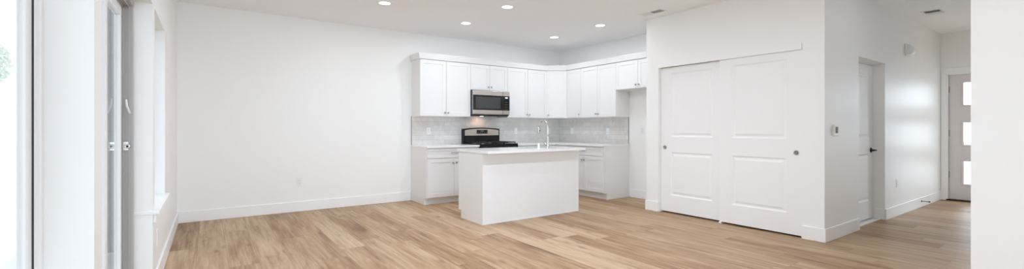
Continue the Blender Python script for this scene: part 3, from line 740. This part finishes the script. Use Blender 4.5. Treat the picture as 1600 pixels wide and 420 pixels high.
# ------------------------------------------------------------------ gas range
RX0, RX1 = X1+.003, X2-.003; RC = (RX0+RX1)/2; RF = 6.115; RB = YB-TB-.004
r = thing('gas_range', 'stainless and black gas range with arched backguard against the tiles', 'range', (RC, (RF+RB)/2, 0))
bm = boxes((RX0, RX1, RF+.03, RB, .10, .895)); obj('body', bm, 'grey_side', r)
bm = boxes((RX0+.02, RX1-.02, RF+.07, RB-.02, 0, .10)); obj('plinth', bm, 'black_metal', r)
bm = boxes((RX0-.002, RX1+.002, RF, RB, .895, .918), bevel=.006); obj('cooktop', bm, 'black_gloss', r, 'black enamel cooktop')
f = face((RX0, RF+.03, 0), '-y'); rw = RX1-RX0
bm = bmesh.new(); prism(bm, [(0, .80), (.052, .80), (.030, .894), (0, .894)], 0, rw, f @ Matrix(((0, 0, 1, 0), (0, 1, 0, 0), (1, 0, 0, 0), (0, 0, 0, 1))))
bmesh.ops.recalc_face_normals(bm, faces=bm.faces[:]); cp = obj('control_panel', bm, 'black_gloss', r)
for k in range(5):
    bm = bmesh.new(); lathe(bm, [(0, 0), (.024, 0), (.022, .022), (.019, .026), (0, .027)], 20, f @ T((rw*(.12+.19*k), .845, .040)) @ Matrix.Rotation(-.2, 4, 'X')); obj('knob', bm, 'black_metal', cp)
bm = bmesh.new(); box(bm, .004, rw-.004, .275, .79, 0, .035, .005, 2, f); od = obj('oven_door', bm, 'steel', r)
bm = bmesh.new(); box(bm, .11, rw-.11, .38, .66, .033, .037, .003, 1, f); obj('oven_window', bm, 'black_glass', od)
bm = bmesh.new(); tube(bm, [(.05, .745, .075), (rw-.05, .745, .075)], .012, 14, f)
for x in (.07, rw-.07): tube(bm, [(x, .745, .03), (x, .745, .075)], .008, 10, f)
obj('handle', bm, 'steel', od)
bm = bmesh.new(); box(bm, .004, rw-.004, .105, .265, 0, .03, .005, 2, f); obj('storage_drawer', bm, 'steel', r)
# grates and burners
for k in range(3):
    gx0 = RX0+.02+k*(rw-.04)/3+.003; gx1 = RX0+.02+(k+1)*(rw-.04)/3-.003; gy0, gy1 = RF+.05, RB-.115; gz = .948
    bm = bmesh.new(); b = .006
    for y in (gy0, (gy0+gy1)/2, gy1): box(bm, gx0, gx1, y-b, y+b, gz-.014, gz, .002, 1)
    for x in (gx0+b, gx1-b): box(bm, x-b, x+b, gy0, gy1, gz-.014, gz, .002, 1)
    for y in (gy0+(gy1-gy0)*.25, gy0+(gy1-gy0)*.75):
        box(bm, gx0, gx0+.07, y-b*.8, y+b*.8, gz-.012, gz, .002, 1); box(bm, gx1-.07, gx1, y-b*.8, y+b*.8, gz-.012, gz, .002, 1)
        xm = (gx0+gx1)/2; box(bm, xm-b*.8, xm+b*.8, y-.12, y-.045, gz-.012, gz, .002, 1); box(bm, xm-b*.8, xm+b*.8, y+.045, y+.12, gz-.012, gz, .002, 1)
    for x in (gx0+b, gx1-b):
        for y in (gy0, gy1): box(bm, x-b, x+b, y-b, y+b, .917, gz-.010)
    obj('grate', bm, 'black_iron', r)
for x, y, q in ((RX0+.14, RF+.17, 1), (RX0+.14, RB-.24, .8), (RC, (RF+RB)/2-.03, 1.1), (RX1-.14, RF+.17, 1.1), (RX1-.14, RB-.24, .75)):
    bm = bmesh.new(); lathe(bm, [(0, 0), (.048*q, 0), (.046*q, .008), (.036*q, .010), (.036*q, .016), (.030*q, .019), (0, .020)], 24, T((x, y, .917))); bu = obj('burner', bm, 'black_iron', r)
    bm = bmesh.new(); lathe(bm, [(.049*q, 0), (.052*q, .003), (.049*q, .006)], 24, T((x, y, .9175))); obj('ring', bm, 'steel', bu)
# backguard with an arched top
def arch(x0, x1, zb, zs, rise, n=18, inset=0):
    p = [(x0, zb), (x1, zb)]
    for k in range(n+1):
        u = 1-k/n; s = 2*u-1; p.append((x0+(x1-x0)*u, zs+rise*(1-s*s)))
    return p
fb = face((0, RB, 0), '-y')
bm = bmesh.new(); prism(bm, arch(RX0+.002, RX1-.002, .90, 1.168, .024), 0, .075, fb); bmesh.ops.recalc_face_normals(bm, faces=bm.faces[:])
bg_ = obj('backguard', bm, 'black_gloss', r, 'black arched backguard')
bm = bmesh.new(); prism(bm, arch(RX0+.026, RX1-.026, 1.052, 1.146, .026), .070, .082, fb); bmesh.ops.recalc_face_normals(bm, faces=bm.faces[:]); sp2 = obj('fascia', bm, 'steel', bg_, 'stainless fascia strip')
bm = bmesh.new(); box(bm, RC-.115, RC+.115, 1.083, 1.150, .080, .084, .002, 1, fb); obj('display', bm, 'black_glass', bg_)
for a in [(RC-.095+k*.045, RC-.080+k*.045, 1.100, 1.108) for k in range(5)]:
    bm = bmesh.new(); box(bm, *a, .0838, .0848, mtx=fb); obj('button', bm, 'screen', bg_)
for a in [(RC-.03+k*.022, RC-.016+k*.022, 1.122, 1.138) for k in range(3)]:
    bm = bmesh.new(); box(bm, *a, .0838, .0848, mtx=fb); obj('clock_digit', bm, 'screen', bg_)
bm = bmesh.new(); box(bm, RX0+.03, RX1-.03, .93, 1.045, .073, .079, .003, 1, fb); obj('vent_panel', bm, 'black_metal', bg_)

# ------------------------------------------------------------------ microwave
MZ0, MZ1, MF = 1.395, 1.832, 6.385
r = thing('microwave', 'stainless over-the-range microwave with black window under the short cabinet', 'microwave', (RC, (MF+YB)/2, MZ0))
bm = boxes((RX0, RX1, MF, YB-TB-.004, MZ0+.012, MZ1-.001), bevel=.003); obj('body', bm, 'grey_side', r)
bm = boxes((RX0+.01, RX1-.01, MF+.01, YB-.05, MZ0, MZ0+.012)); obj('vent_base', bm, 'black_metal', r)
f = face((RX0, MF, MZ0), '-y'); mh = MZ1-MZ0; cw = .145
bm = bmesh.new(); box(bm, .002, rw-.002, .028, mh-.003, 0, .018, .003, 2, f); dr = obj('door', bm, 'steel', r)
bm = bmesh.new(); box(bm, .002, rw-.006, .098, mh-.082, .0165, .022, .002, 1, f); gl = obj('glass_front', bm, 'black_glass', dr, 'black glass front')
bm = bmesh.new(); box(bm, .055, rw-cw-.055, .125, mh-.115, .0215, .0228, .001, 1, f); obj('window', bm, 'oven_window', dr)
bm = bmesh.new(); box(bm, rw-cw-.003, rw-cw, .03, mh-.004, .0175, .0225, mtx=f); obj('seam', bm, 'gasket', dr)
bm = bmesh.new(); box(bm, rw-cw+.045, rw-.045, mh-.125, mh-.103, .0215, .0226, mtx=f); obj('display', bm, 'display', dr, 'small lit clock display')
for a in range(4):
    for b in range(3):
        bm = bmesh.new(); box(bm, rw-cw+.042+b*.022, rw-cw+.052+b*.022, .115+a*.042, .121+a*.042, .0215, .0224, mtx=f); obj('button', bm, 'screen', dr)
bm = bmesh.new(); lathe(bm, [(0, 0), (.03, 0), (.032, .003)], 20, face((RC-.05, YB-.16, MZ0), 'down')); obj('lamp', bm, 'lamp', r)
light('cooktop_lamp', 'SPOT', (RC-.05, YB-.16, MZ0-.006), (math.radians(25), 0, 0), 1.6, (1, .60, .40), spot_size=math.radians(150), spot_blend=.8, shadow_soft_size=.03)

# ------------------------------------------------------------------ outside
struct('ground', boxes((-60, XL-.35, -40, 60, -.25, -.10)), 'patio')
struct('sky_block_roof', boxes((-2.6, XO-.02, -1.2, 3.7, 2.45, 2.62)), 'trim')  # unseen roof added to cut sky light at the left windows
for y in (-1.0, 3.4):
    tag(obj('sky_block_post', boxes((-2.55, -2.40, y, y+.15, -.10, 2.45), bevel=.005), 'trim'), 'white square post holding the added sky blocking roof outside', 'post', 'added roof posts')
bm = bmesh.new()  # added boards so the patio door glass shows grey instead of bright sky
for k in range(18): box(bm, -1.32, XO-.04, 5.80, 5.83, -.05+k*.15, .10+k*.15, .004, 1)
r = thing('added_screen', 'added grey board screen hiding bright sky behind the patio door glass', 'screen', (-.9, 5.85, -.1)); obj('boards', bm, 'grey_boards', r)
for x in (-1.30, -.62): obj('post', boxes((x, x+.08, 5.83, 5.91, -.10, 2.68), bevel=.003), 'grey_boards', r)
struct('ground_entry', boxes((XE+.3, 60, -40, 60, -.25, -.10)), 'patio')
def tree(x, y, h, label):
    r = thing('garden_tree', label, 'tree', (x, y, -.1))
    bm = bmesh.new(); tube(bm, [(x, y, -.1), (x+.03, y, h*.3), (x-.03, y+.02, h*.55), (x, y, h*.85)], [.06, .05, .035, .015], 10); obj('trunk', bm, 'bark', r)
    bm = bmesh.new(); rnd = random.Random(3)
    for k in range(700):
        a, b, q = rnd.uniform(0, 2*PI), math.acos(rnd.uniform(-1, 1)), rnd.uniform(.55, 1)**.5
        c = Vector((x+.34*q*math.sin(b)*math.cos(a), y+.34*q*math.sin(b)*math.sin(a), h-.5+.5*q*math.cos(b)))
        m = T(c) @ Matrix.Rotation(rnd.uniform(0, 6), 4, 'X') @ Matrix.Rotation(rnd.uniform(0, 6), 4, 'Z')
        s = rnd.uniform(.035, .07); v = [bm.verts.new(m @ Vector(p)) for p in ((-s, 0, 0), (0, -s*.5, .01), (s, 0, 0), (0, s*.5, .01))]; bm.faces.new(v)
    obj('crown', bm, 'leaf', r)
tree(-3.86, 14.0, 3.1, 'slender tree with leaves paled for glare standing outside beyond the near window')
